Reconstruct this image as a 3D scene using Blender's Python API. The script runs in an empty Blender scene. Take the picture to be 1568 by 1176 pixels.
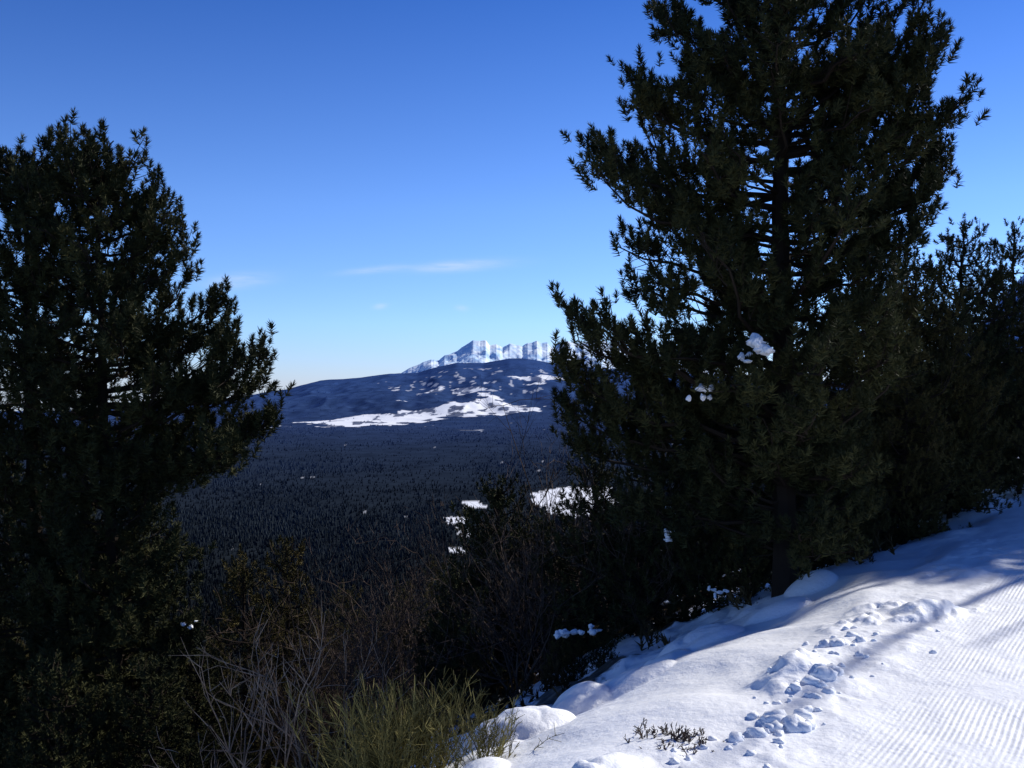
import bpy, math, numpy as np
from mathutils import Vector
rng=np.random.default_rng(7)
F=1524.0; EYE=1.6
SC=bpy.context.scene
# ------------------------------------------------------------------ helpers
def norm(a):
    return a/np.maximum(np.linalg.norm(a,axis=-1,keepdims=True),1e-9)
_perm=np.random.default_rng(3).random((256,256))
def vnoise(x,y):
    xi=np.floor(x).astype(np.int64); yi=np.floor(y).astype(np.int64)
    fx=x-xi; fy=y-yi; fx=fx*fx*(3-2*fx); fy=fy*fy*(3-2*fy)
    a=_perm[xi&255,yi&255]; b=_perm[(xi+1)&255,yi&255]; c=_perm[xi&255,(yi+1)&255]; d=_perm[(xi+1)&255,(yi+1)&255]
    return (a*(1-fx)+b*fx)*(1-fy)+(c*(1-fx)+d*fx)*fy
def fbm(x,y,o=4):
    s=0;a=.5;t=0
    for i in range(o):
        s=s+a*vnoise(x*2**i+17.3*i,y*2**i+9.1*i); t+=a; a*=.5
    return s/t-.5
def sstep(a,b,x):
    u=np.clip((x-a)/(b-a),0,1); return u*u*(3-2*u)
def at(px,py,d):   # bearing/elevation survey -> metres
    return np.array([(px-784)/F*d, d, EYE+(588-py)/F*d])

# ------------------------------------------------------------------ materials
def mat(name):
    m=bpy.data.materials.new(name); m.use_nodes=True
    nt=m.node_tree; b=nt.nodes['Principled BSDF']; return m,nt,b
def N(nt,t,**k):
    n=nt.nodes.new(t)
    for a,v in k.items(): setattr(n,a,v)
    return n
def mathn(nt,op,a,b=None,clamp=False):
    n=N(nt,'ShaderNodeMath',operation=op); n.use_clamp=clamp
    for i,v in enumerate((a,b)):
        if v is None: continue
        if isinstance(v,(int,float)): n.inputs[i].default_value=v
        else: nt.links.new(v,n.inputs[i])
    return n.outputs[0]
def mixc(nt,f,a,b):
    n=N(nt,'ShaderNodeMix',data_type='RGBA')
    for i,v in ((0,f),(6,a),(7,b)):
        if isinstance(v,(int,float)): n.inputs[i].default_value=v
        elif isinstance(v,tuple): n.inputs[i].default_value=(*v,1)
        else: nt.links.new(v,n.inputs[i])
    return n.outputs[2]
def noise(nt,vec,scale,detail=3,rough=.5):
    n=N(nt,'ShaderNodeTexNoise'); n.inputs['Scale'].default_value=scale; n.inputs['Detail'].default_value=detail
    n.inputs['Roughness'].default_value=rough
    nt.links.new(vec,n.inputs['Vector']); return n.outputs['Fac']
def tint_mat(name,c0,c1,rough=.7,spec=.2):
    m,nt,b=mat(name)
    a=N(nt,'ShaderNodeAttribute',attribute_name='tint')
    tc=N(nt,'ShaderNodeTexCoord')
    nz=noise(nt,tc.outputs['Object'],2.5,2)
    f=mathn(nt,'MULTIPLY_ADD',nz,1.0); n=f.node; n.inputs[2].default_value=-.5
    f2=mathn(nt,'ADD',a.outputs['Fac'],f,True)
    nt.links.new(mixc(nt,f2,c0,c1),b.inputs['Base Color'])
    b.inputs['Roughness'].default_value=rough; b.inputs['Specular IOR Level'].default_value=spec
    return m
M_needle=tint_mat('pine_needles',(.015,.020,.009),(.075,.073,.026),.75,.1)
M_needle2=tint_mat('pine_needles_olive',(.028,.030,.010),(.130,.102,.034),.75,.1)
M_bark=tint_mat('bark',(.014,.011,.009),(.050,.037,.027),.9,.05)
M_twig=tint_mat('bare_twigs',(.040,.029,.023),(.13,.092,.070),.85,.1)
M_twigp=tint_mat('pale_twigs',(.15,.10,.065),(.38,.27,.18),.8,.1)
M_broom=tint_mat('broom_stems',(.055,.050,.014),(.25,.215,.07),.7,.15)
M_heath=tint_mat('heath',(.018,.015,.009),(.12,.080,.034),.85,.05)
m,nt,b=mat('snow_pad'); M_pad=m
b.inputs['Base Color'].default_value=(.92,.93,.94,1); b.inputs['Roughness'].default_value=.6
tc=N(nt,'ShaderNodeTexCoord'); bp=N(nt,'ShaderNodeBump'); bp.inputs['Strength'].default_value=.4; bp.inputs['Distance'].default_value=.02
nt.links.new(noise(nt,tc.outputs['Object'],30,3),bp.inputs['Height']); nt.links.new(bp.outputs[0],b.inputs['Normal'])

# ------------------------------------------------------------------ mesh builder (triangles)
class MB:
    def __init__(s): s.v=[];s.f=[];s.m=[];s.t=[];s.n=0
    def add(s,v,f,m,t):
        v=np.asarray(v,dtype=np.float32).reshape(-1,3); f=np.asarray(f).reshape(-1,3)
        s.v.append(v); s.f.append(f+s.n); s.m.append(np.full(len(f),m,dtype=np.int32))
        s.t.append(np.broadcast_to(np.asarray(t,dtype=np.float32),(len(v),))); s.n+=len(v)
    def seg(s,P0,P1,r0,r1,m,t,k=3):
        P0=np.asarray(P0,float).reshape(-1,3);P1=np.asarray(P1,float).reshape(-1,3);n=len(P0)
        if n==0: return
        r0=np.broadcast_to(r0,(n,));r1=np.broadcast_to(r1,(n,))
        d=norm(P1-P0); h=np.where(np.abs(d[:,2:3])>.9,np.array([[1.,0,0]]),np.array([[0,0,1.]]))
        u=norm(np.cross(d,h)); w=np.cross(d,u)
        an=np.arange(k)*2*math.pi/k
        ring=np.cos(an)[None,:,None]*u[:,None]+np.sin(an)[None,:,None]*w[:,None]
        V=np.concatenate([P0[:,None]+ring*r0[:,None,None],P1[:,None]+ring*r1[:,None,None]],1)
        i=np.arange(k);j=(i+1)%k
        fc=np.concatenate([np.stack([i,j,j+k],1),np.stack([i,j+k,i+k],1)])
        f=fc[None]+(np.arange(n)*2*k)[:,None,None]
        t=np.broadcast_to(t,(n,))
        s.add(V,f,m,np.repeat(t,2*k))
    def chain(s,P,R,m,t,k=6):
        s.seg(P[:-1],P[1:],R[:-1],R[1:],m,t,k)
    def tufts(s,P,D,S,m,t,nn=34,temps=None,R=rng):
        n=len(P)
        if n==0:return
        T=TEMPS[nn]; idx=R.integers(0,len(T),n)
        d=norm(D); a=norm(R.normal(size=(n,3))); u=norm(np.cross(d,a)); w=np.cross(d,u)
        Rm=np.stack([u,w,d],-1)
        V=np.einsum('nij,nkj->nki',Rm,T[idx])*np.asarray(S)[:,None,None]+np.asarray(P)[:,None]
        K=T.shape[1]
        f=np.arange(n*K).reshape(-1,3)
        s.add(V,f,m,np.repeat(t,K))
    def mesh(s,name,mats,smooth=False):
        v=np.concatenate(s.v);f=np.concatenate(s.f).astype(np.int32)
        me=bpy.data.meshes.new(name); me.vertices.add(len(v)); me.vertices.foreach_set('co',v.ravel())
        me.loops.add(f.size); me.loops.foreach_set('vertex_index',f.ravel())
        me.polygons.add(len(f)); me.polygons.foreach_set('loop_start',np.arange(len(f),dtype=np.int32)*3)
        me.polygons.foreach_set('material_index',np.concatenate(s.m))
        for q in mats: me.materials.append(q)
        a=me.attributes.new('tint','FLOAT','POINT'); a.data.foreach_set('value',np.concatenate(s.t).astype(np.float32))
        me.update(calc_edges=True)
        if smooth: me.polygons.foreach_set('use_smooth',np.ones(len(f),dtype=bool))
        else: me.polygons.foreach_set('use_smooth',np.zeros(len(f),dtype=bool))
        return me
def obj(name,me,loc=(0,0,0),rot=0,sc=1,parent=None):
    o=bpy.data.objects.new(name,me); SC.collection.objects.link(o)
    o.location=tuple(float(q) for q in loc); o.rotation_euler=(0,0,rot); o.scale=(sc,sc,sc)
    if parent: o.parent=parent
    return o
def make_templates(nn,width,t0=32,t1=82,l0=.36,l1=.50):
    """needle shoot: bottle-brush axis with a rounded end"""
    out=[]
    r=np.random.default_rng(nn)
    for _ in range(8):
        z=r.random(nn)**.75; an=r.random(nn)*2*math.pi; tilt=np.radians(r.uniform(t0,t1,nn)*(1.1-.8*z**3))
        L=r.uniform(l0,l1,nn)*(1-.22*z**2)
        d=np.stack([np.sin(tilt)*np.cos(an),np.sin(tilt)*np.sin(an),np.cos(tilt)],1)
        p=np.stack([0*z,0*z,z*.72],1)
        sd=norm(np.cross(d,r.normal(size=(nn,3))))*width*.5
        out.append(np.stack([p-sd,p+sd,p+d*L[:,None]*1.1],1).reshape(-1,3))
    return np.array(out)
TEMPS={34:make_templates(54,.070,38,80,.32,.42),24:make_templates(34,.095,38,80,.32,.43),22:make_templates(22,.09,15,60)}

# ------------------------------------------------------------------ terrain
NX,NY=-.835,.55
def sdist(x,y): return (x-.04)*NX+(y-4.15)*NY
def alongd(x,y): return (x-.04)*.55+(y-4.15)*.835
CR_P=[-1000,0,300,370,400,440,490,560,610,640,660,700,740,780,805,850,880,1000,1300,1568,2600]
CR_Y=[645,634,620,607,602,595,583,577,571,570,564,555,556,549,549,557,560,570,585,596,600]
def valley(x,y):
    yy=np.maximum(y,1.)
    px=784+F*x/yy
    c=(588-np.interp(px,CR_P,CR_Y))/F*10500
    u=np.clip((y-6800)/3700,0,1)
    z=-300+(c+300)*u**1.5
    rid=1-np.abs(fbm(x/620+1.7,y/1500+2.2,4))*5
    z=z+(rid-.45)*50*sstep(.12,.4,u)*(1-.9*sstep(.72,1,u))
    z=z+fbm(x/900,y/900,5)*80*sstep(0,.25,u)*(1-.85*sstep(.7,1,u))+fbm(x/200+4,y/200,4)*16*sstep(.1,.4,u)
    z=z+fbm(x/700+3,y/700+8,4)*34*(1-sstep(0,.3,u))
    z=z-(c+400)*sstep(10500,12500,y)*.8
    return z
MOUNDS=[(780,1095,6.1,.34,.28,.17),(862,1088,6.6,.25,.18,.11),(1075,975,8.3,.3,.3,.11),(940,1065,6.8,.35,.25,.10),(690,1085,6.9,.25,.22,.14),(480,1150,6.3,.28,.25,.22),(735,1172,4.9,.12,.24,.06),
 (1190,910,8.6,.25,.2,.12),(1240,885,9.3,.2,.2,.12),(1000,1000,7.9,.25,.2,.1)]
def terrain(x,y,detail=True):
    s=sdist(x,y); al=alongd(x,y)
    w=fbm(al/2.2+5,s*0+3.3,3)*.7
    s2=s+w*np.clip((y-3)/4,0,1)
    soft=(s2+np.sqrt(s2*s2+.25))/2
    z=-.5*soft
    z=z-.12*np.maximum(s-22,0)
    z=z+.07*np.minimum(np.maximum(-s-7,0),400)
    if detail:
        sb=s+fbm(al*1.1+3,s*.0+1.3,3)*.5
        b=sstep(-1.15,-.85,sb)*(1-sstep(-.5,-.1,sb))
        patch=.25+.75*sstep(.45,.65,vnoise(al*1.0+3,s*.9+7))
        b=b*(1-.75*sstep(3.5,6.5,al))
        z=z+b*patch*(.03+.26*np.maximum(fbm(x*2.4,y*2.4,4),-.1))
        n2=np.maximum(fbm(x*7,y*7,3),0)
        z=z+b*patch*.17*n2
        bk=sstep(-.5,-.2,s)*(1-sstep(.4,.8,s))
        z=z-bk*.05*np.maximum(fbm(x*1.8+20,y*1.8,2)-.10,0)*2+bk*fbm(x*1.0+2,y*1.0,2)*.2
        g=sstep(.3,1.5,s)*(1-sstep(60,120,s))
        z=z+g*(fbm(x*.9,y*.9,4)*.40+np.abs(fbm(x*4,y*4,3))*.15)
        z=z+(1-g)*fbm(x*.6+9,y*.6,3)*.05
        z=z+.006*fbm(x*6,y*6,3)*sstep(-1.1,0,s)
    for (px,py,d,rx,ry,h) in MOUNDS:
        cx=(px-784)/F*d
        wv=1+.35*fbm(x*3+px,y*3,2)
        q=(((x-cx)/rx)**2+((y-d)/ry)**2)*wv
        z=z+h*np.clip(1-q*.7,0,1)**.75
    v=valley(x,y)
    return 10*np.logaddexp(z/10,v/10)
def T(x,y): return float(terrain(np.array([float(x)]),np.array([float(y)]))[0])

def inpoly(x,y,poly):
    c=np.zeros(x.shape,bool); n=len(poly)
    for i in range(n):
        x1,y1=poly[i];x2,y2=poly[(i+1)%n]
        if y1==y2: continue
        k=((y1>y)!=(y2>y))&(x<(x2-x1)*(y-y1)/(y2-y1)+x1); c^=k
    return c
def world(poly): return [((a-784)/F*d,d) for a,d in poly]
FIELDS=[world(p) for p in (
 [(462,7330),(520,6880),(590,7080),(680,7600),(765,7640),(832,7980),(800,8300),(745,8700),(720,8250),(640,7980),(560,7800),(500,7560)],
 [(815,2700),(850,2900),(930,2950),(945,2450),(880,2250),(828,2330)],
 [(700,2560),(735,2540),(742,2420),(708,2420)],[(685,2310),(722,2300),(724,2200),(700,2200)],[(706,2150),(722,2130),(718,2030),(706,2050)],[(678,1800),(700,1860),(724,1800),(715,1730),(690,1740)],
 [(590,9300),(612,9350),(610,9180),(600,9150)],[(640,9000),(680,9250),(672,9000)],[(690,9050),(745,9150),(740,8900),(700,8880)],
 [(785,9500),(835,9750),(860,9550),(820,9350)],[(640,8550),(605,8500),(600,8400),(645,8450)],
 [(715,6550),(750,6650),(745,6500),(720,6450)],[(395,6900),(430,6950),(420,6800)])]
def snowfield(x,y):
    m=np.zeros(x.shape)
    xx=x+fbm(x/120,y/120,4)*300; yy=y+fbm(x/150+9,y/150,4)*460
    sc=np.where(y<4000,.22,1.)
    xx=x+(xx-x)*sc; yy=y+(yy-y)*sc
    for p in FIELDS: m=np.maximum(m,inpoly(xx,yy,p))
    streak=fbm(x/80+2,y/170,4)
    m=m*np.where((streak>.08)&(y>5000),.12,1.)
    sp=fbm(x/40+31,y/90+7,4); px=784+F*x/np.maximum(y,1)
    m=np.maximum(m,(sp>.35)*.4*(y>500)*(y<7500))
    hm=sstep(8700,9100,y)*sstep(10300,9900,y)*np.exp(-((px-700)/110)**2)
    m=np.maximum(m,(fbm(x/60,y/130,4)>.26-.13*hm)*.45*(hm>.2))
    return m
ys=np.concatenate([np.arange(.4,2,.08),np.arange(2,14,.02),np.geomspace(14,6500,380)[:],np.arange(6520,11000,20),np.linspace(11050,14000,14)])
ts=np.concatenate([np.linspace(-1.3,-.57,40),np.linspace(-.565,.565,720),np.linspace(.57,1.4,50)])
TT,YY=np.meshgrid(ts,ys); XX=TT*YY
ZZ=terrain(XX,YY)
nr,nc=XX.shape
V=np.stack([XX,YY,ZZ],-1).reshape(-1,3).astype(np.float32)
i=np.arange(nr-1)[:,None]*nc+np.arange(nc-1)[None]
Q=np.stack([i,i+1,i+nc+1,i+nc],-1).reshape(-1,4).astype(np.int32)
me=bpy.data.meshes.new('ground'); me.vertices.add(len(V)); me.vertices.foreach_set('co',V.ravel())
me.loops.add(Q.size); me.loops.foreach_set('vertex_index',Q.ravel())
me.polygons.add(len(Q)); me.polygons.foreach_set('loop_start',np.arange(len(Q),dtype=np.int32)*4)
far=(np.repeat(ys[:-1],nc-1)>70)
me.polygons.foreach_set('material_index',far.astype(np.int32))
S=sdist(XX,YY)
nearsnow=1-sstep(.9,2.2,S+fbm(XX*.7,YY*.7,4)*2.2)*sstep(-.06,.14,fbm(XX*.8+40,YY*.8,5)+.03*np.minimum(S,6)-.06)
for (px,py,d,rx,ry,h) in MOUNDS:
    q=((XX-(px-784)/F*d)/rx)**2+((YY-d)/ry)**2
    nearsnow=np.maximum(nearsnow,sstep(1.9,1.3,q))
sm=np.where(YY<70,nearsnow,snowfield(XX,YY))
a=me.attributes.new('snow','FLOAT','POINT'); a.data.foreach_set('value',sm.ravel().astype(np.float32))
me.update(calc_edges=True)
me.polygons.foreach_set('use_smooth',np.ones(len(Q),dtype=bool))
# near snow material
m,nt,b=mat('snow_ground')
tc=N(nt,'ShaderNodeTexCoord'); co=tc.outputs['Object']
at_=N(nt,'ShaderNodeAttribute',attribute_name='snow')
n1=noise(nt,co,9,4)
f=mathn(nt,'ADD',at_.outputs['Fac'],mathn(nt,'MULTIPLY',mathn(nt,'SUBTRACT',n1,.5),.9))
f=mathn(nt,'MULTIPLY_ADD',f,5.0); f.node.inputs[2].default_value=-2.0; f.node.use_clamp=True
brown=mixc(nt,noise(nt,co,14,4),(.022,.018,.012),(.085,.065,.042))
nt.links.new(mixc(nt,f,brown,(.93,.935,.945)),b.inputs['Base Color'])
b.inputs['Roughness'].default_value=.5; b.inputs['Specular IOR Level'].default_value=.35
dt=N(nt,'ShaderNodeVectorMath',operation='DOT_PRODUCT'); nt.links.new(co,dt.inputs[0]); dt.inputs[1].default_value=(NX,NY,0)
wob=noise(nt,co,.7,1)
sd=mathn(nt,'ADD',dt.outputs['Value'],mathn(nt,'MULTIPLY',wob,.07))
wave=mathn(nt,'SINE',mathn(nt,'MULTIPLY',sd,2*math.pi/.028))
c0=.04*NX+4.15*NY
gm=N(nt,'ShaderNodeMapRange'); nt.links.new(dt.outputs['Value'],gm.inputs[0])
gm.inputs[1].default_value=c0-1.25; gm.inputs[2].default_value=c0-.95; gm.inputs[3].default_value=1; gm.inputs[4].default_value=0
worn=mathn(nt,'MULTIPLY_ADD',noise(nt,co,1.6,4),4.5); worn.node.inputs[2].default_value=-1.6; worn.node.use_clamp=True
wv=mathn(nt,'MULTIPLY',mathn(nt,'MULTIPLY',wave,worn),mathn(nt,'MULTIPLY',gm.outputs[0],.0012))
h=mathn(nt,'ADD',wv,mathn(nt,'MULTIPLY',noise(nt,co,30,4,.65),.007))
h=mathn(nt,'ADD',h,mathn(nt,'MULTIPLY',noise(nt,co,3.5,3),.03))
bp=N(nt,'ShaderNodeBump'); bp.inputs['Strength'].default_value=1; bp.inputs['Distance'].default_value=1.0
nt.links.new(h,bp.inputs['Height']); nt.links.new(bp.outputs[0],b.inputs['Normal'])
me.materials.append(m)
# far forest material (blue distance haze painted into the base colour, growing with depth)
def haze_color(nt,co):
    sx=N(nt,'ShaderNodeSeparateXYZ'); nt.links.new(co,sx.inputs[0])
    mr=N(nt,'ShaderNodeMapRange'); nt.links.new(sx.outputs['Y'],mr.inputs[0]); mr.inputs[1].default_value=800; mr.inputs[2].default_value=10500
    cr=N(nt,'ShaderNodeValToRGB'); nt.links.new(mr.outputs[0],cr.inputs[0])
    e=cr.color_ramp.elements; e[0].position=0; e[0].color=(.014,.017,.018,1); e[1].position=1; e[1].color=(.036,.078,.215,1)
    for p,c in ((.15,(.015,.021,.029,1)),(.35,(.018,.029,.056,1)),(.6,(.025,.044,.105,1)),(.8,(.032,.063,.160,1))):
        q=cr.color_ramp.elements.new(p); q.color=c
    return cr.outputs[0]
m,nt,b=mat('valley_forest_floor')
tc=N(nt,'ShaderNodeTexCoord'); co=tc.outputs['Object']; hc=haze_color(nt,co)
at_=N(nt,'ShaderNodeAttribute',attribute_name='snow')
n1=noise(nt,co,.008,7,.7)
n1=mathn(nt,'MULTIPLY_ADD',n1,2.0); n1.node.inputs[2].default_value=-.5; n1.node.use_clamp=True
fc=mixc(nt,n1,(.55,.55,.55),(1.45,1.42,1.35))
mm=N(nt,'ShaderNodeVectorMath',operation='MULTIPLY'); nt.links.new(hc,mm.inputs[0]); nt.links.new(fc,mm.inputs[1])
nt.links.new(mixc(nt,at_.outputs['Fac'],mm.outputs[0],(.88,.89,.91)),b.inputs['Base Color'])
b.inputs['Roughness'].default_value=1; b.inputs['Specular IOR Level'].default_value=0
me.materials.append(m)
ground=obj('snowy_ground_terrain',me)

# ------------------------------------------------------------------ distant forest mass
m,nt,b=mat('distant_conifers'); M_df=m
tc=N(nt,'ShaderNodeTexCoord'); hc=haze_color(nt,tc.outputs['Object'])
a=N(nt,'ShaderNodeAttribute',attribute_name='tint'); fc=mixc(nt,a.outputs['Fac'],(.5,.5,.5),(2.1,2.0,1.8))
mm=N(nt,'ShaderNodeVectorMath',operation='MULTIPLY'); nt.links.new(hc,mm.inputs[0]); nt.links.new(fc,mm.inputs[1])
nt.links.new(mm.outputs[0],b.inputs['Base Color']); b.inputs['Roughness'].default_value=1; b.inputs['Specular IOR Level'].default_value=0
mb=MB()
n=120000
inv=rng.uniform(1/10400,1/1100,n)**1.0; y=1/inv; t=rng.uniform(-.62,.62,n); x=t*y
dens_=fbm(x/300+5,y/520,4)
keep=((snowfield(x,y)<.35)|(rng.random(n)<.08))&(rng.random(n)<.8+dens_*2.4)
x=x[keep];y=y[keep];dens_=dens_[keep];n=len(x); z=terrain(x,y,False)
hh=rng.uniform(5,14,n)*np.where(y<3000,.8,.8)*(1+dens_*1.2); rr=hh*rng.uniform(.22,.36,n); k=5
an=np.arange(k)*2*math.pi/k+rng.random((n,1))*6
ring=np.stack([x[:,None]+np.cos(an)*rr[:,None],y[:,None]+np.sin(an)*rr[:,None],np.repeat((z-1)[:,None],k,1)],-1)
top=np.stack([x,y,z+hh],-1)[:,None]
V=np.concatenate([ring,top],1); ii=np.arange(k)
fc=np.stack([ii,(ii+1)%k,np.full(k,k)],1)
mb.add(V,fc[None]+(np.arange(n)*(k+1))[:,None,None],0,np.repeat(np.clip(rng.random(n)**2*.6+.2+dens_*2.6,0,1),k+1))
n=3000; y=np.exp(rng.uniform(math.log(130),math.log(1200),n)); x=rng.uniform(-.66,.5,n)*y
k_=sdist(x,y)>25; x=x[k_];y=y[k_];n=len(x);z=terrain(x,y,False); hh=rng.uniform(7,13,n)
q=60; u=rng.random((n,q))**.7; an=rng.random((n,q))*2*math.pi; R=hh[:,None]*.24*u*rng.uniform(.5,1.05,(n,q))
c=np.stack([x[:,None]+R*np.cos(an),y[:,None]+R*np.sin(an),z[:,None]+hh[:,None]*(1-u*.93)],-1)
sz=(hh*.075)[:,None,None,None]
tri=c[:,:,None]+rng.normal(size=(n,q,3,3))*sz
mb.add(tri.reshape(-1,3),np.arange(n*q*3).reshape(-1,3),0,np.repeat(rng.random(n*q)**2,3))
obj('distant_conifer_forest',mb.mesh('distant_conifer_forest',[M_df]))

# ------------------------------------------------------------------ far snowy mountains
def ridge(name,pxs,pys,depth,back,cols,amp,col,seed,hazed_rock):
    a=np.linspace(pxs[0],pxs[-1],cols); r=200
    k=depth/31000.
    crest=(588-np.interp(a,pxs,pys))/F*depth + (fbm(a/13+seed,a*0+2.2,4))*80*k
    v=np.linspace(0,1,r)
    A,Vv=np.meshgrid(a,v)
    Y=depth-back+Vv*back*1.6
    X=(A-784)/F*Y
    u=np.clip(Vv/.625,0,1)
    pr=np.where(Vv<.625,u**1.0,1-(Vv-.625)/.375*.9)
    base=-400
    Xs=X+(Y-depth)*.55; Xt=X-(Y-depth)*.7
    wx=Xs+fbm(X/(2500*k)+9,Y/(1800*k)+seed,3)*3000*k
    rn=np.abs(fbm(wx/(3000*k)+seed,Xt/(3400*k)+4,5))*2
    rn2=np.abs(fbm(Xs/(900*k)+seed,Xt/(1300*k)+5,5))*2
    env=(.06+np.sin(u*math.pi*.93))
    Z=base+(crest[None]-base)*pr-(rn-.2)*amp*env-(rn2-.2)*amp*.30*env
    Vt=np.stack([X,Y,Z],-1).reshape(-1,3).astype(np.float32)
    i=np.arange(r-1)[:,None]*cols+np.arange(cols-1)[None]
    Q=np.stack([i,i+1,i+cols+1,i+cols],-1).reshape(-1,4)
    me=bpy.data.meshes.new(name); me.from_pydata(Vt.tolist(),[],Q.tolist())
    me.polygons.foreach_set('use_smooth',np.ones(len(Q),dtype=bool))
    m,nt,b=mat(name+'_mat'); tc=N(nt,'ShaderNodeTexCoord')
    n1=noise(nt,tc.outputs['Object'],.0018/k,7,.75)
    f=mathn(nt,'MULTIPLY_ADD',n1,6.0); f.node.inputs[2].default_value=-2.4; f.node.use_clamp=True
    nt.links.new(mixc(nt,f,hazed_rock,col),b.inputs['Base Color'])  # blue of the distant air is painted into both snow and rock colours
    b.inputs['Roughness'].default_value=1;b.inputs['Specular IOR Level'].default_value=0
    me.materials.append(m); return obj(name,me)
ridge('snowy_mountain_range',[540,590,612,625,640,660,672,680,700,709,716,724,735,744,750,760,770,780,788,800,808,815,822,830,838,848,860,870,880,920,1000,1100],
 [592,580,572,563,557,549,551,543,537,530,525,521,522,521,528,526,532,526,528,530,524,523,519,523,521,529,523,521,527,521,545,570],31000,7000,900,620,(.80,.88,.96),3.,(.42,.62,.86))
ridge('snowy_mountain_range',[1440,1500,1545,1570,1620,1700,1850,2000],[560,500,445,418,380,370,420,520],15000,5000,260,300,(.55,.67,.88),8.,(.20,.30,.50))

# ------------------------------------------------------------------ pines
UP=np.array([0,0,1.])
def pine(name,base,top,d,prof,keys,seed,nb,r0,dens=10,tsz=.17,mats=None,nn=34,bend=0.,gaps=(),inner=.35):
    """base/top: survey (px,py) of the trunk at depth d. prof rows: (py,left,right) crown reach"""
    R=np.random.default_rng(seed); k=d/F
    pb=at(base[0],base[1],d); pt=at(top[0],top[1],d)-pb
    H=pt[2]
    P=np.array(prof,float); pz=EYE+(588-P[:,0])*k-pb[2]; o=np.argsort(pz); pz=pz[o]; rl=P[o,1]*k; rr=P[o,2]*k
    mb=MB()
    def trunk(z):
        u=np.clip(z/H,0,1); return np.stack([pt[0]*u+bend*np.sin(u*math.pi*1.5),.06*np.sin(u*5),u*H],-1)
    zs=np.linspace(-.5,H,16); TP=trunk(np.maximum(zs,0)); TP[0,2]=-.5
    TP[1:-1,:2]+=R.normal(size=(14,2))*.015
    TR=r0*(1-np.clip(zs/H,0,1))**.85+.012; TR[0]*=1.35
    mb.chain(TP,TR,0,.35,8)
    br=[]
    for kk in keys:
        tip=at(kk[0],kk[1],d)-pb; z0=min(EYE+(588-kk[2])*k-pb[2],H*.97)
        p0=trunk(np.array(z0)); dx=tip[0]-p0[0]
        dy=R.uniform(-.35,.35)*abs(dx)
        br.append((p0,np.array([tip[0],p0[1]+dy,tip[2]]),1.4))
    ni=int(nb*inner)
    for q in range(nb+ni):
        if q<nb: u=(q+R.random())/nb
        else: u=(q-nb+R.random())/ni
        u=1-(1-u)**.85
        z0=pz[0]+(H*.985-pz[0])*u
        ph=q*2.399+R.uniform(-.6,.6); c,s_=math.cos(ph),math.sin(ph)
        a=np.interp(z0,pz,rl);b_=np.interp(z0,pz,rr)
        L=(b_ if c>0 else a)*c*c+(a+b_)*.5*s_*s_
        L*=R.uniform(.6,.98) if q<nb else R.uniform(.2,.5)
        p0=trunk(np.array(z0)); rise=L*R.uniform(-.05,.6)+.1*(z0/H)
        br.append((p0,p0+np.array([c*L,s_*L,rise]),1.))
    TPs=[];TD=[];TS=[];TTn=[];W0=[];W1=[]
    for p0,p3,mul in br:
        v=p3-p0; L=np.linalg.norm(v)
        if L<.12: L=.12
        c=p0+v*np.array([.65,.65,.15])-UP*.06*L+R.normal(size=3)*.07*L
        bz=lambda u:((1-u)**2)[:,None]*p0+(2*u*(1-u))[:,None]*c+(u**2)[:,None]*p3
        u=np.linspace(0,1,7); B=bz(u); B[1:-1]+=R.normal(size=(5,3))*.02*L
        rb=min(.010+.012*L,r0*.5)
        mb.chain(B,np.linspace(rb,.006,7),0,.5,5)
        nt_=max(3,int(L*dens*mul)); us=.05+.95*R.random(nt_)**.65
        b0=bz(us); tn=norm(bz(np.minimum(us+.03,1.03))-b0)
        sd=norm(np.cross(tn,UP))*np.where(R.random(nt_)<.5,1,-1)[:,None]
        dr=norm(tn*R.uniform(.2,1,(nt_,1))+sd*R.uniform(.1,1,(nt_,1))+UP*R.uniform(-.3,1.0,(nt_,1))+R.normal(size=(nt_,3))*.15)
        ln=np.clip((.14+.30*math.sqrt(L)*(1-.65*us))*R.uniform(.6,1.2,nt_),.08,.5)
        e=b0+dr*ln[:,None]+UP*(ln*.12)[:,None]
        W0.append(b0);W1.append(e)
        tb=R.random()*.5
        for w in range(nt_):
            m_=max(1,int(ln[w]/.075)); v_=np.linspace(1,.3,m_) if m_>1 else np.array([1.])
            pp=b0[w]+(e[w]-b0[w])*v_[:,None]+R.normal(size=(m_,3))*.035
            TPs.append(pp); TD.append(dr[w]*.45+UP*.8+R.normal(size=(m_,3))*.25); TS.append(R.uniform(.8,1.25,m_)*tsz)
            TTn.append(np.full(m_,tb)+R.random(m_)*.45)
    TPs.append(trunk(H-np.linspace(0,.5,10)));TD.append(UP+R.normal(size=(10,3))*.3);TS.append(np.full(10,tsz));TTn.append(R.random(10)*.5)
    mb.seg(np.concatenate(W0),np.concatenate(W1),.006,.003,0,.5,3)
    P_=np.concatenate(TPs)
    k_=np.ones(len(P_),bool)
    for (gx,gy,gw,gh,pr) in gaps:
        g=at(gx,gy,d)-pb
        q=((P_[:,0]-g[0])/(gw*k))**2+((P_[:,2]-g[2])/(gh*k))**2
        k_&=~((q<1)&(R.random(len(P_))<pr))
    mb.tufts(P_[k_]-UP*tsz*.4,np.concatenate(TD)[k_],np.concatenate(TS)[k_],1,np.concatenate(TTn)[k_],nn,R=R)
    me=mb.mesh(name,mats or [M_bark,M_needle])
    return obj(name,me,pb)

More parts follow.
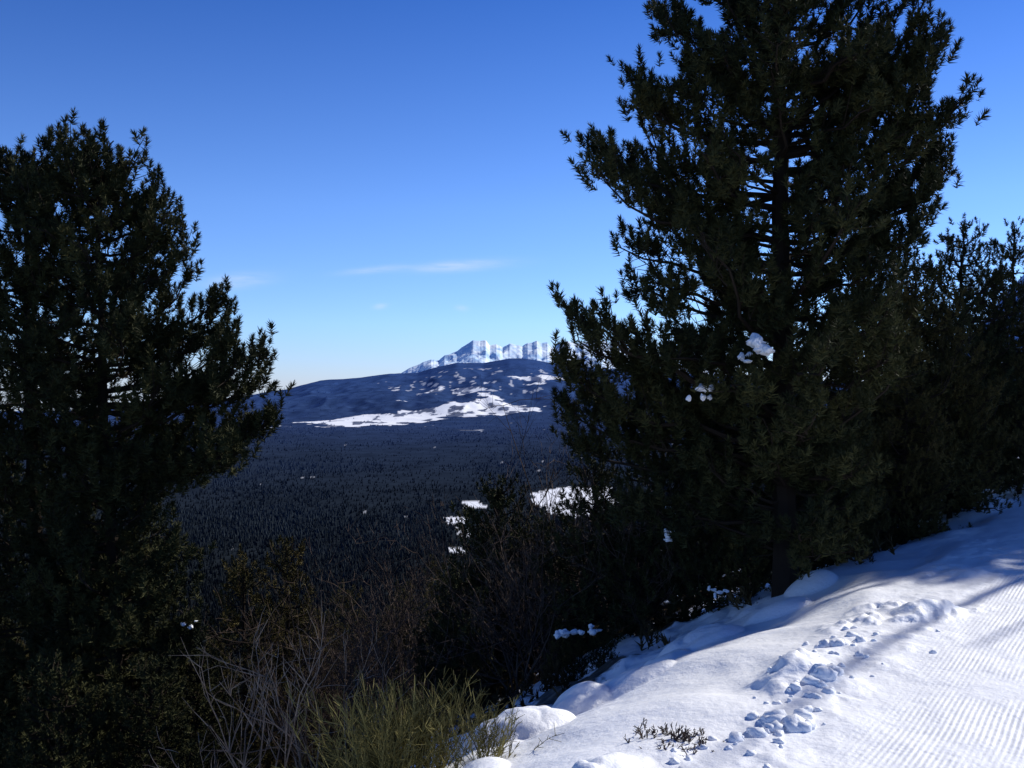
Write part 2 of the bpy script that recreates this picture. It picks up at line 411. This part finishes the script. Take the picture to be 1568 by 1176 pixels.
big=pine('pine_tree',(1203,915),(1190,-270),9.5,
 [(-270,10,10),(-150,80,80),(0,165,165),(60,160,200),(120,160,220),(215,240,245),(290,250,235),(345,210,210),(390,140,185),(430,170,180),(490,265,180),(560,305,185),(640,295,180),(700,275,170),(780,230,150),(860,170,120)],
 [(1012,5,90),(1030,70,150),(1040,40,130),(965,132,220),(985,180,250),(920,218,300),(935,244,320),(920,290,370),(950,372,420),(1000,330,400),
  (967,432,500),(990,409,480),(862,494,610),(880,524,640),(865,564,650),(882,640,690),(895,690,720),(910,610,690),(960,790,800),(1000,470,560),
  (1400,12,190),(1385,44,210),(1418,64,230),(1340,20,150),(1330,80,190),(1442,175,310),(1463,220,340),(1455,260,350),(1420,300,370),(1405,335,400),(1385,375,420),(1400,140,260),(1410,100,240),
  (1100,-60,60),(1250,-50,60),(1290,0,80),(1060,560,620),(1300,520,560),(1340,470,520)],
 11,124,.12,12.5,.17,gaps=[(1005,398,58,18,.97),(1080,468,28,30,.93),(1045,492,24,24,.9),(1100,90,25,14,.5),(1260,175,18,14,.8),(1010,215,26,12,.6),(1370,330,18,14,.7),(1350,-5,24,24,.8)])
left2=pine('pine_tree',(182,1420),(150,222),10.5,
 [(222,45,35),(260,90,70),(300,105,95),(385,130,120),(420,130,95),(460,140,130),(540,160,165),(600,170,180),(660,160,180),(700,150,150),(760,130,105),(900,130,115),(1050,130,120),(1250,120,120)],
 [(250,304,370),(232,294,350),(272,354,410),(292,389,440),(265,334,400),(342,456,520),(325,474,540),(335,500,560),(408,542,620),(385,564,630),(365,525,600),(400,592,660),(403,650,680),(385,690,700),(375,660,690),(350,700,720),(300,710,730),(185,260,320),(205,288,350),(250,740,760),(262,840,870),(270,900,930),(285,1000,1040),(280,960,1000),
  (120,240,330),(168,245,320),(135,232,300)],
 22,150,.10,12.5,.175,gaps=[(298,550,26,20,.95),(190,600,20,24,.9),(125,490,22,16,.85),(285,480,22,14,.8),(320,620,24,12,.7),(215,680,18,12,.7)])
left1=pine('pine_tree',(62,1420),(42,232),10.9,
 [(232,40,40),(260,85,75),(300,105,95),(400,130,110),(500,150,120),(600,160,120),(700,150,110),(850,150,120),(1000,150,130),(1250,150,130)],
 [(92,242,330),(110,266,340),(20,249,330),(-10,250,350),(75,264,330),(60,249,320)],
 33,124,.11,12,.175,gaps=[(30,600,24,38,.9),(60,530,20,20,.8),(90,620,20,22,.85),(120,500,22,18,.8)])
def young(name,px,py_top,d,H_,w,seed,nb=40,mats=None,dens=9,tsz=.15,nn=24):
    x=(px-784)/F*d; zb=T(x,d)-.1
    pyb=588-(zb-EYE)*F/d
    top=py_top if H_ is None else pyb-H_*F/d
    W=w*F/d
    return pine(name,(px,pyb),(px+seed%7-3,top),d,
      [(top,12,12),(top+(pyb-top)*.12,W*.4,W*.4),(top+(pyb-top)*.35,W*.75,W*.75),(top+(pyb-top)*.65,W,W),(top+(pyb-top)*.93,W*.9,W*.9)],[],seed,nb,.05,dens,tsz,mats,nn)
OL=[M_bark,M_needle2]
y1=young('pine_tree',1325,400,12.5,None,1.35,41,nb=88,mats=OL,dens=10)
y2=young('pine_tree',1402,412,13.5,None,1.2,42,nb=84,mats=OL,dens=10)
y3=young('pine_tree',1474,348,15.5,None,1.15,43,nb=84,dens=10)
y4=young('pine_tree',1552,350,19,None,1.2,44,nb=64)
y4b=young('pine_tree',1520,425,17,None,1.5,45,nb=76,mats=OL)
y5=young('young_pine',762,752,12.5,None,.85,46,nb=66)
y6=young('young_pine',438,832,15,None,.8,47,nb=54,mats=OL)
y7=young('young_pine',372,862,14.2,None,.8,48,nb=54,mats=OL)
def inst(src,name,px,d,sc,rot):
    x=(px-784)/F*d; o=obj(name,src.data,(x,d,T(x,d)-.1),rot,sc); return o
inst(y5,'young_pine',905,11.3,.82,1.); inst(y5,'young_pine',1010,11.0,.9,2.2); inst(y5,'young_pine',1085,10.5,.62,4)
inst(y2,'young_pine',1290,10.9,.5,2.);inst(y5,'young_pine',700,11.5,.62,3.)
inst(y5,'young_pine',830,12.5,.7,5.); inst(y6,'young_pine',1145,10.1,.42,2.0); inst(y6,'young_pine',1235,10.4,.40,1.0)
inst(y5,'young_pine',300,11.5,.75,1.4); inst(y5,'young_pine',230,9.6,.72,.4); inst(y5,'young_pine',90,9.2,.8,3.3)
inst(y7,'young_pine',330,17,.9,2.3); inst(y6,'young_pine',500,19,.8,4.3); inst(y6,'young_pine',20,15,1.2,4.3)
inst(y7,'young_pine',160,17,1.3,5.3); inst(y5,'young_pine',620,17,.8,.3); inst(y5,'young_pine',1190,12.5,1.0,3.6)
inst(y1,'pine_tree',1455,12.8,.62,2.0); inst(y2,'pine_tree',1385,11.4,.55,1.0); inst(y2,'pine_tree',1560,15.2,.6,4.0)
inst(y5,'young_pine',880,9.7,.22,1.0); inst(y5,'young_pine',925,9.6,.2,3.0); inst(y7,'young_pine',855,9.7,.2,2.0)
# trees on the far side of the piste (right of the frame), casting the shadows on the snow
for (x_,y_,s_,r_) in ((13.9,17.45,1.6,.6),(17.8,20.6,2.0,2.2)):
    obj('pine_tree',big.data,(x_,y_,T(x_,y_)-.1),r_,s_)
# mid-slope stand
slope=bpy.data.objects.new('slope_forest',None); SC.collection.objects.link(slope)
R=np.random.default_rng(5); srcs=[y5,y6,y7,y6]
for q in range(70):
    yy=math.exp(R.uniform(math.log(22),math.log(140))); xx=R.uniform(-.62,.12)*yy
    sc=R.uniform(1.,1.6)
    top=588-(T(xx,yy)+3.6*sc-EYE)*F/yy
    if top<850: continue
    obj('slope_pine_%d'%q,srcs[q%4].data,(xx,yy,T(xx,yy)-.2),R.uniform(0,6),sc,slope)

# ------------------------------------------------------------------ bare bushes
def bare(name,px,d,H,spread,seed,n0=9,levels=4,ch=5,r=.012,mtl=None,straight=.75,up=.15,xy=None):
    R=np.random.default_rng(seed); mb=MB(); x=(px-784)/F*d
    if xy: x,d=xy
    z=T(x,d)-.05
    P=R.normal(size=(n0,3))*np.array([.12,.12,0])*spread*2; D=norm(np.stack([R.normal(size=n0)*spread,R.normal(size=n0)*spread,np.ones(n0)],-1)); L=H*R.uniform(.5,.8,n0); rad=np.full(n0,r)
    for lv in range(levels):
        n=len(P); p=P; dd=D; pts=[P]
        for s_ in range(4):
            dd=norm(dd+R.normal(size=(n,3))*.13+UP*.04); q=p+dd*(L/4)[:,None]
            mb.seg(p,q,rad*(1-.17*s_),rad*(1-.17*(s_+1)),0,R.random(n),3 if lv>1 else 4); p=q; pts.append(p)
        pts=np.array(pts)
        if lv==levels-1: break
        c=ch; idx=np.repeat(np.arange(n),c); k=R.integers(1,5,len(idx))
        P=pts[k,idx]; D=norm(D[idx]*straight+R.normal(size=(len(idx),3))*.5+UP*up); L=L[idx]*R.uniform(.35,.65,len(idx)); rad=np.maximum(rad[idx]*.5,.0028)
    return obj(name,mb.mesh(name,[mtl or M_twig]),(x,d,z))
bare('bare_shrub',560,13.5,2.5,.38,1); bare('bare_shrub',620,14.0,2.4,.38,2); bare('bare_shrub',515,15,2.2,.4,3); bare('bare_shrub',665,12.8,2.0,.4,4)
bare('bare_shrub',590,11.5,1.6,.4,14); bare('bare_shrub',470,12.5,1.9,.4,15)
bare('bare_tree',875,13.0,2.9,.16,5,n0=5,r=.018); bare('bare_shrub',925,12.2,2.3,.3,6,r=.013); bare('bare_shrub',835,11.4,2.0,.35,7,r=.012); bare('bare_shrub',980,11.2,2.0,.35,8)
bare('bare_shrub',790,11.,1.7,.35,16)
bare('bare_sapling',395,5.9,1.2,.18,9,n0=5,levels=3,ch=4,r=.009,mtl=M_twigp); bare('bare_sapling',478,6.2,1.05,.2,10,n0=4,levels=3,ch=4,r=.007,mtl=M_twigp)
bare('bare_sapling',345,5.6,.8,.2,20,n0=4,levels=3,ch=4,r=.006,mtl=M_twigp)
bare('bare_sapling',540,7.2,1.2,.2,12,n0=3,levels=3,ch=4,r=.006,mtl=M_twigp); bare('bare_sapling',650,9.,.9,.25,13,n0=4,levels=3,ch=3,r=.006)
bare('dead_twig_clump',1035,4.62,.09,.35,17,n0=60,levels=3,ch=4,r=.003,straight=.5)
bare('bare_tree',0,0,9.4,.03,19,n0=2,levels=2,ch=8,r=.14,xy=(14.,14.1),up=.5)
# ------------------------------------------------------------------ broom bushes
def broom(px,d,H,w,seed,n=200):
    R=np.random.default_rng(seed); mb=MB(); x=(px-784)/F*d; z=T(x,d)-.03
    P=np.stack([R.normal(size=n)*w*.22,R.normal(size=n)*w*.22,0*np.ones(n)],-1)
    D=norm(np.concatenate([P[:,:2]*2.2+R.normal(size=(n,2))*.3,np.ones((n,1))],1)); L=H*R.uniform(.35,1.,n)
    t=R.random(n)
    p=P
    for s_ in range(4):
        D=norm(D+R.normal(size=(n,3))*.14+UP*.04); q=p+D*(L/4)[:,None]; mb.seg(p,q,.0026-.0004*s_,.0022-.0004*s_,0,t,3)
        if s_>0:
            for _ in range(6):
                e=norm(D+R.normal(size=(n,3))*.42); uu=R.random((n,1)); mb.seg(p+(q-p)*uu,p+(q-p)*uu+e*(L*R.uniform(.08,.2,n))[:,None],.0018,.0010,0,t,3)
        p=q
    return obj('broom_shrub',mb.mesh('broom_shrub',[M_broom]),(x,d,z))
broom(578,5.3,.70,.34,1,170); broom(655,5.5,.58,.34,2,130); broom(745,5.2,.38,.24,3,50); broom(395,5.2,.26,.45,4,80)
# ------------------------------------------------------------------ undergrowth (one mass)
mb=MB(); R=np.random.default_rng(77)
n=2300; y=R.uniform(4.5,24,n); x=R.uniform(-.62,.55,n)*y; s=sdist(x,y)
ok=(s>1.5+R.random(n)*2.8)&(s<14)&(fbm(x*.8+40,y*.8,5)+.03*np.minimum(s,6)>.03); ok|=(s>.25)&(s<1.3)&(y>9.3)&(R.random(n)<.7)
x=x[ok];y=y[ok]; z=terrain(x,y)
for i_ in range(len(x)):
    q=R.integers(6,12); sp=R.uniform(.08,.2)
    P=np.stack([x[i_]+R.normal(size=q)*sp,y[i_]+R.normal(size=q)*sp,np.full(q,z[i_]-.04)+R.random(q)*.12],-1)
    D=np.stack([R.normal(size=q)*.6,R.normal(size=q)*.6,np.ones(q)],-1)
    mb.tufts(P,D,R.uniform(.12,.26,q),0,np.clip(R.random()*.6+R.random(q)*.4,0,1),22,R=R)
obj('heath_undergrowth',mb.mesh('heath_undergrowth',[M_heath]))
# ------------------------------------------------------------------ snow lumps
import bmesh
def blob(pos,rx,ry,rz,seed,sub=3,amp=.18):
    bm=bmesh.new(); bmesh.ops.create_icosphere(bm,subdivisions=sub,radius=1)
    co=np.array([v.co[:] for v in bm.verts]); f=np.array([[v.index for v in fc.verts] for fc in bm.faces]); bm.free()
    nz=fbm(co[:,0]*1.5+seed*3.1,co[:,1]*1.5+co[:,2]*1.9+seed,3)
    co=co*(1+nz[:,None]*amp*4)*np.array([rx,ry,rz])+np.asarray(pos)
    return co,f
mb=MB(); R=np.random.default_rng(9)
n=110
for i_ in range(n):
    al=R.uniform(-.6,3.5) ; s=-.64+R.normal()*.15
    x=.04+.55*al+NX*s; y=4.15+.835*al+NY*s
    r=R.uniform(.008,.02)*(1+.8*(R.random()<.1))
    if i_>=60:
        c=[(1165,1100),(1200,1095),(1275,1035),(1240,1050),(1275,975),(1140,1110)][i_%6]; d=EYE*F/(c[1]-588); x=(c[0]-784)/F*d+R.normal()*.07; y=d+R.normal()*.07; r=R.uniform(.015,.05)
    v,f=blob((x,y,T(x,y)+r*.1),r*R.uniform(.8,1.4),r*R.uniform(.8,1.4),r*.8,i_,2,.3)
    mb.add(v,f,0,.5)
obj('snow_chunks',mb.mesh('snow_chunks',[M_pad],True))
mb=MB()
for i_,(px,py,d,rx,rz) in enumerate([(1160,527,8.5,.09,.05),(1172,533,8.5,.07,.04),(1140,545,8.6,.04,.03),(1075,592,8.6,.05,.04),(1070,605,8.6,.04,.04),(1022,820,9.9,.06,.03),(865,972,9.5,.08,.04),(905,962,9.5,.06,.04),(1020,785,9.9,.05,.03),
   (290,957,10.6,.04,.02),(1095,905,9.6,.04,.03)]):
    for j in range(5):
        p=at(px+R.normal()*8,py+R.normal()*4,d+R.normal()*.06)
        v,f=blob(p,rx*R.uniform(.3,.9),rx*.6,rz*R.uniform(.4,1.),i_+j*31,3,.3); mb.add(v,f,0,.5)
o=obj('snow_on_branches',mb.mesh('snow_on_branches',[M_pad],True))

# ------------------------------------------------------------------ light, sky
el=math.radians(34); az=math.radians(55)
sd=Vector((math.cos(el)*math.sin(az),math.cos(el)*math.cos(az),math.sin(el)))
L=bpy.data.lights.new('sun','SUN'); L.energy=5; L.angle=math.radians(.5); L.color=(1,.97,.91)
o=bpy.data.objects.new('sun',L); SC.collection.objects.link(o); o.rotation_euler=sd.to_track_quat('Z','Y').to_euler(); o.location=(20,20,30)
w=bpy.data.worlds.new('World'); SC.world=w; w.use_nodes=True; nt=w.node_tree
bg=nt.nodes['Background']; sky=N(nt,'ShaderNodeTexSky'); sky.sky_type='NISHITA'; sky.sun_disc=False
sky.sun_elevation=el; sky.sun_rotation=az; sky.altitude=1800; sky.air_density=1.0; sky.dust_density=.2; sky.ozone_density=3.0
tc=N(nt,'ShaderNodeTexCoord'); sx=N(nt,'ShaderNodeSeparateXYZ'); nt.links.new(tc.outputs['Generated'],sx.inputs[0])
tx=mathn(nt,'DIVIDE',sx.outputs['X'],mathn(nt,'MAXIMUM',sx.outputs['Y'],.05)); tz=mathn(nt,'DIVIDE',sx.outputs['Z'],mathn(nt,'MAXIMUM',sx.outputs['Y'],.05))
gr=N(nt,'ShaderNodeValToRGB'); nt.links.new(mathn(nt,'MULTIPLY',sx.outputs['Z'],1.5,True),gr.inputs[0])
e=gr.color_ramp.elements; e[0].position=0; e[0].color=(.43,.50,.77,1); e[1].position=1.0; e[1].color=(.09,.19,.45,1)
q=e.new(.09); q.color=(.47,.60,.86,1); q=e.new(.26); q.color=(.42,.57,.87,1); q=e.new(.54); q.color=(.19,.37,.72,1)
sc_=N(nt,'ShaderNodeVectorMath',operation='SCALE'); nt.links.new(gr.outputs[0],sc_.inputs[0]); sc_.inputs[3].default_value=1.9
mul=N(nt,'ShaderNodeVectorMath',operation='MULTIPLY'); nt.links.new(sky.outputs[0],mul.inputs[0]); nt.links.new(sc_.outputs[0],mul.inputs[1])
cb=N(nt,'ShaderNodeCombineXYZ'); nt.links.new(mathn(nt,'MULTIPLY',tx,18),cb.inputs[0]); nt.links.new(mathn(nt,'MULTIPLY',tz,120),cb.inputs[1])
nz=noise(nt,cb.outputs[0],1.,5,.6); nz=mathn(nt,'MULTIPLY_ADD',nz,2.2); nz.node.inputs[2].default_value=-.45; nz.node.use_clamp=True
tot=None
for (px,py,wx,wy,tilt,st) in [(705,407,65,7.,-.06,.7),(575,413,45,5,-.10,.45),(365,430,45,10,-.1,.5),(582,469,10,4,-.1,.5),(707,472,9,4,.1,.4),(340,600,60,10,0,.25)]:
    a=(px-784)/F; b_=(588-py)/F
    dx=mathn(nt,'SUBTRACT',tx,a); dz=mathn(nt,'SUBTRACT',mathn(nt,'SUBTRACT',tz,b_),mathn(nt,'MULTIPLY',dx,-tilt))
    e1=mathn(nt,'POWER',mathn(nt,'ABSOLUTE',mathn(nt,'DIVIDE',dx,wx/F)),2.); e2=mathn(nt,'POWER',mathn(nt,'ABSOLUTE',mathn(nt,'DIVIDE',dz,wy/F)),2.)
    g=mathn(nt,'MULTIPLY',mathn(nt,'EXPONENT',mathn(nt,'MULTIPLY',mathn(nt,'ADD',e1,e2),-1.)),st)
    tot=g if tot is None else mathn(nt,'ADD',tot,g)
cl=mathn(nt,'MULTIPLY',tot,nz,True)
cl=mathn(nt,'MULTIPLY',cl,mathn(nt,'GREATER_THAN',sx.outputs['Y'],.1))
nt.links.new(mixc(nt,cl,mul.outputs[0],(7,8,9)),bg.inputs['Color'])
bg.inputs['Strength'].default_value=.10
# ------------------------------------------------------------------ camera
c=bpy.data.cameras.new('camera'); c.sensor_width=36; c.lens=36*F/1568; c.clip_end=80000; c.clip_start=.05
o=bpy.data.objects.new('camera',c); SC.collection.objects.link(o); o.location=(0,0,EYE); o.rotation_euler=(math.radians(90),0,0); SC.camera=o
SC.view_settings.view_transform='Standard'; SC.view_settings.look='None'; SC.view_settings.exposure=0
print('done')
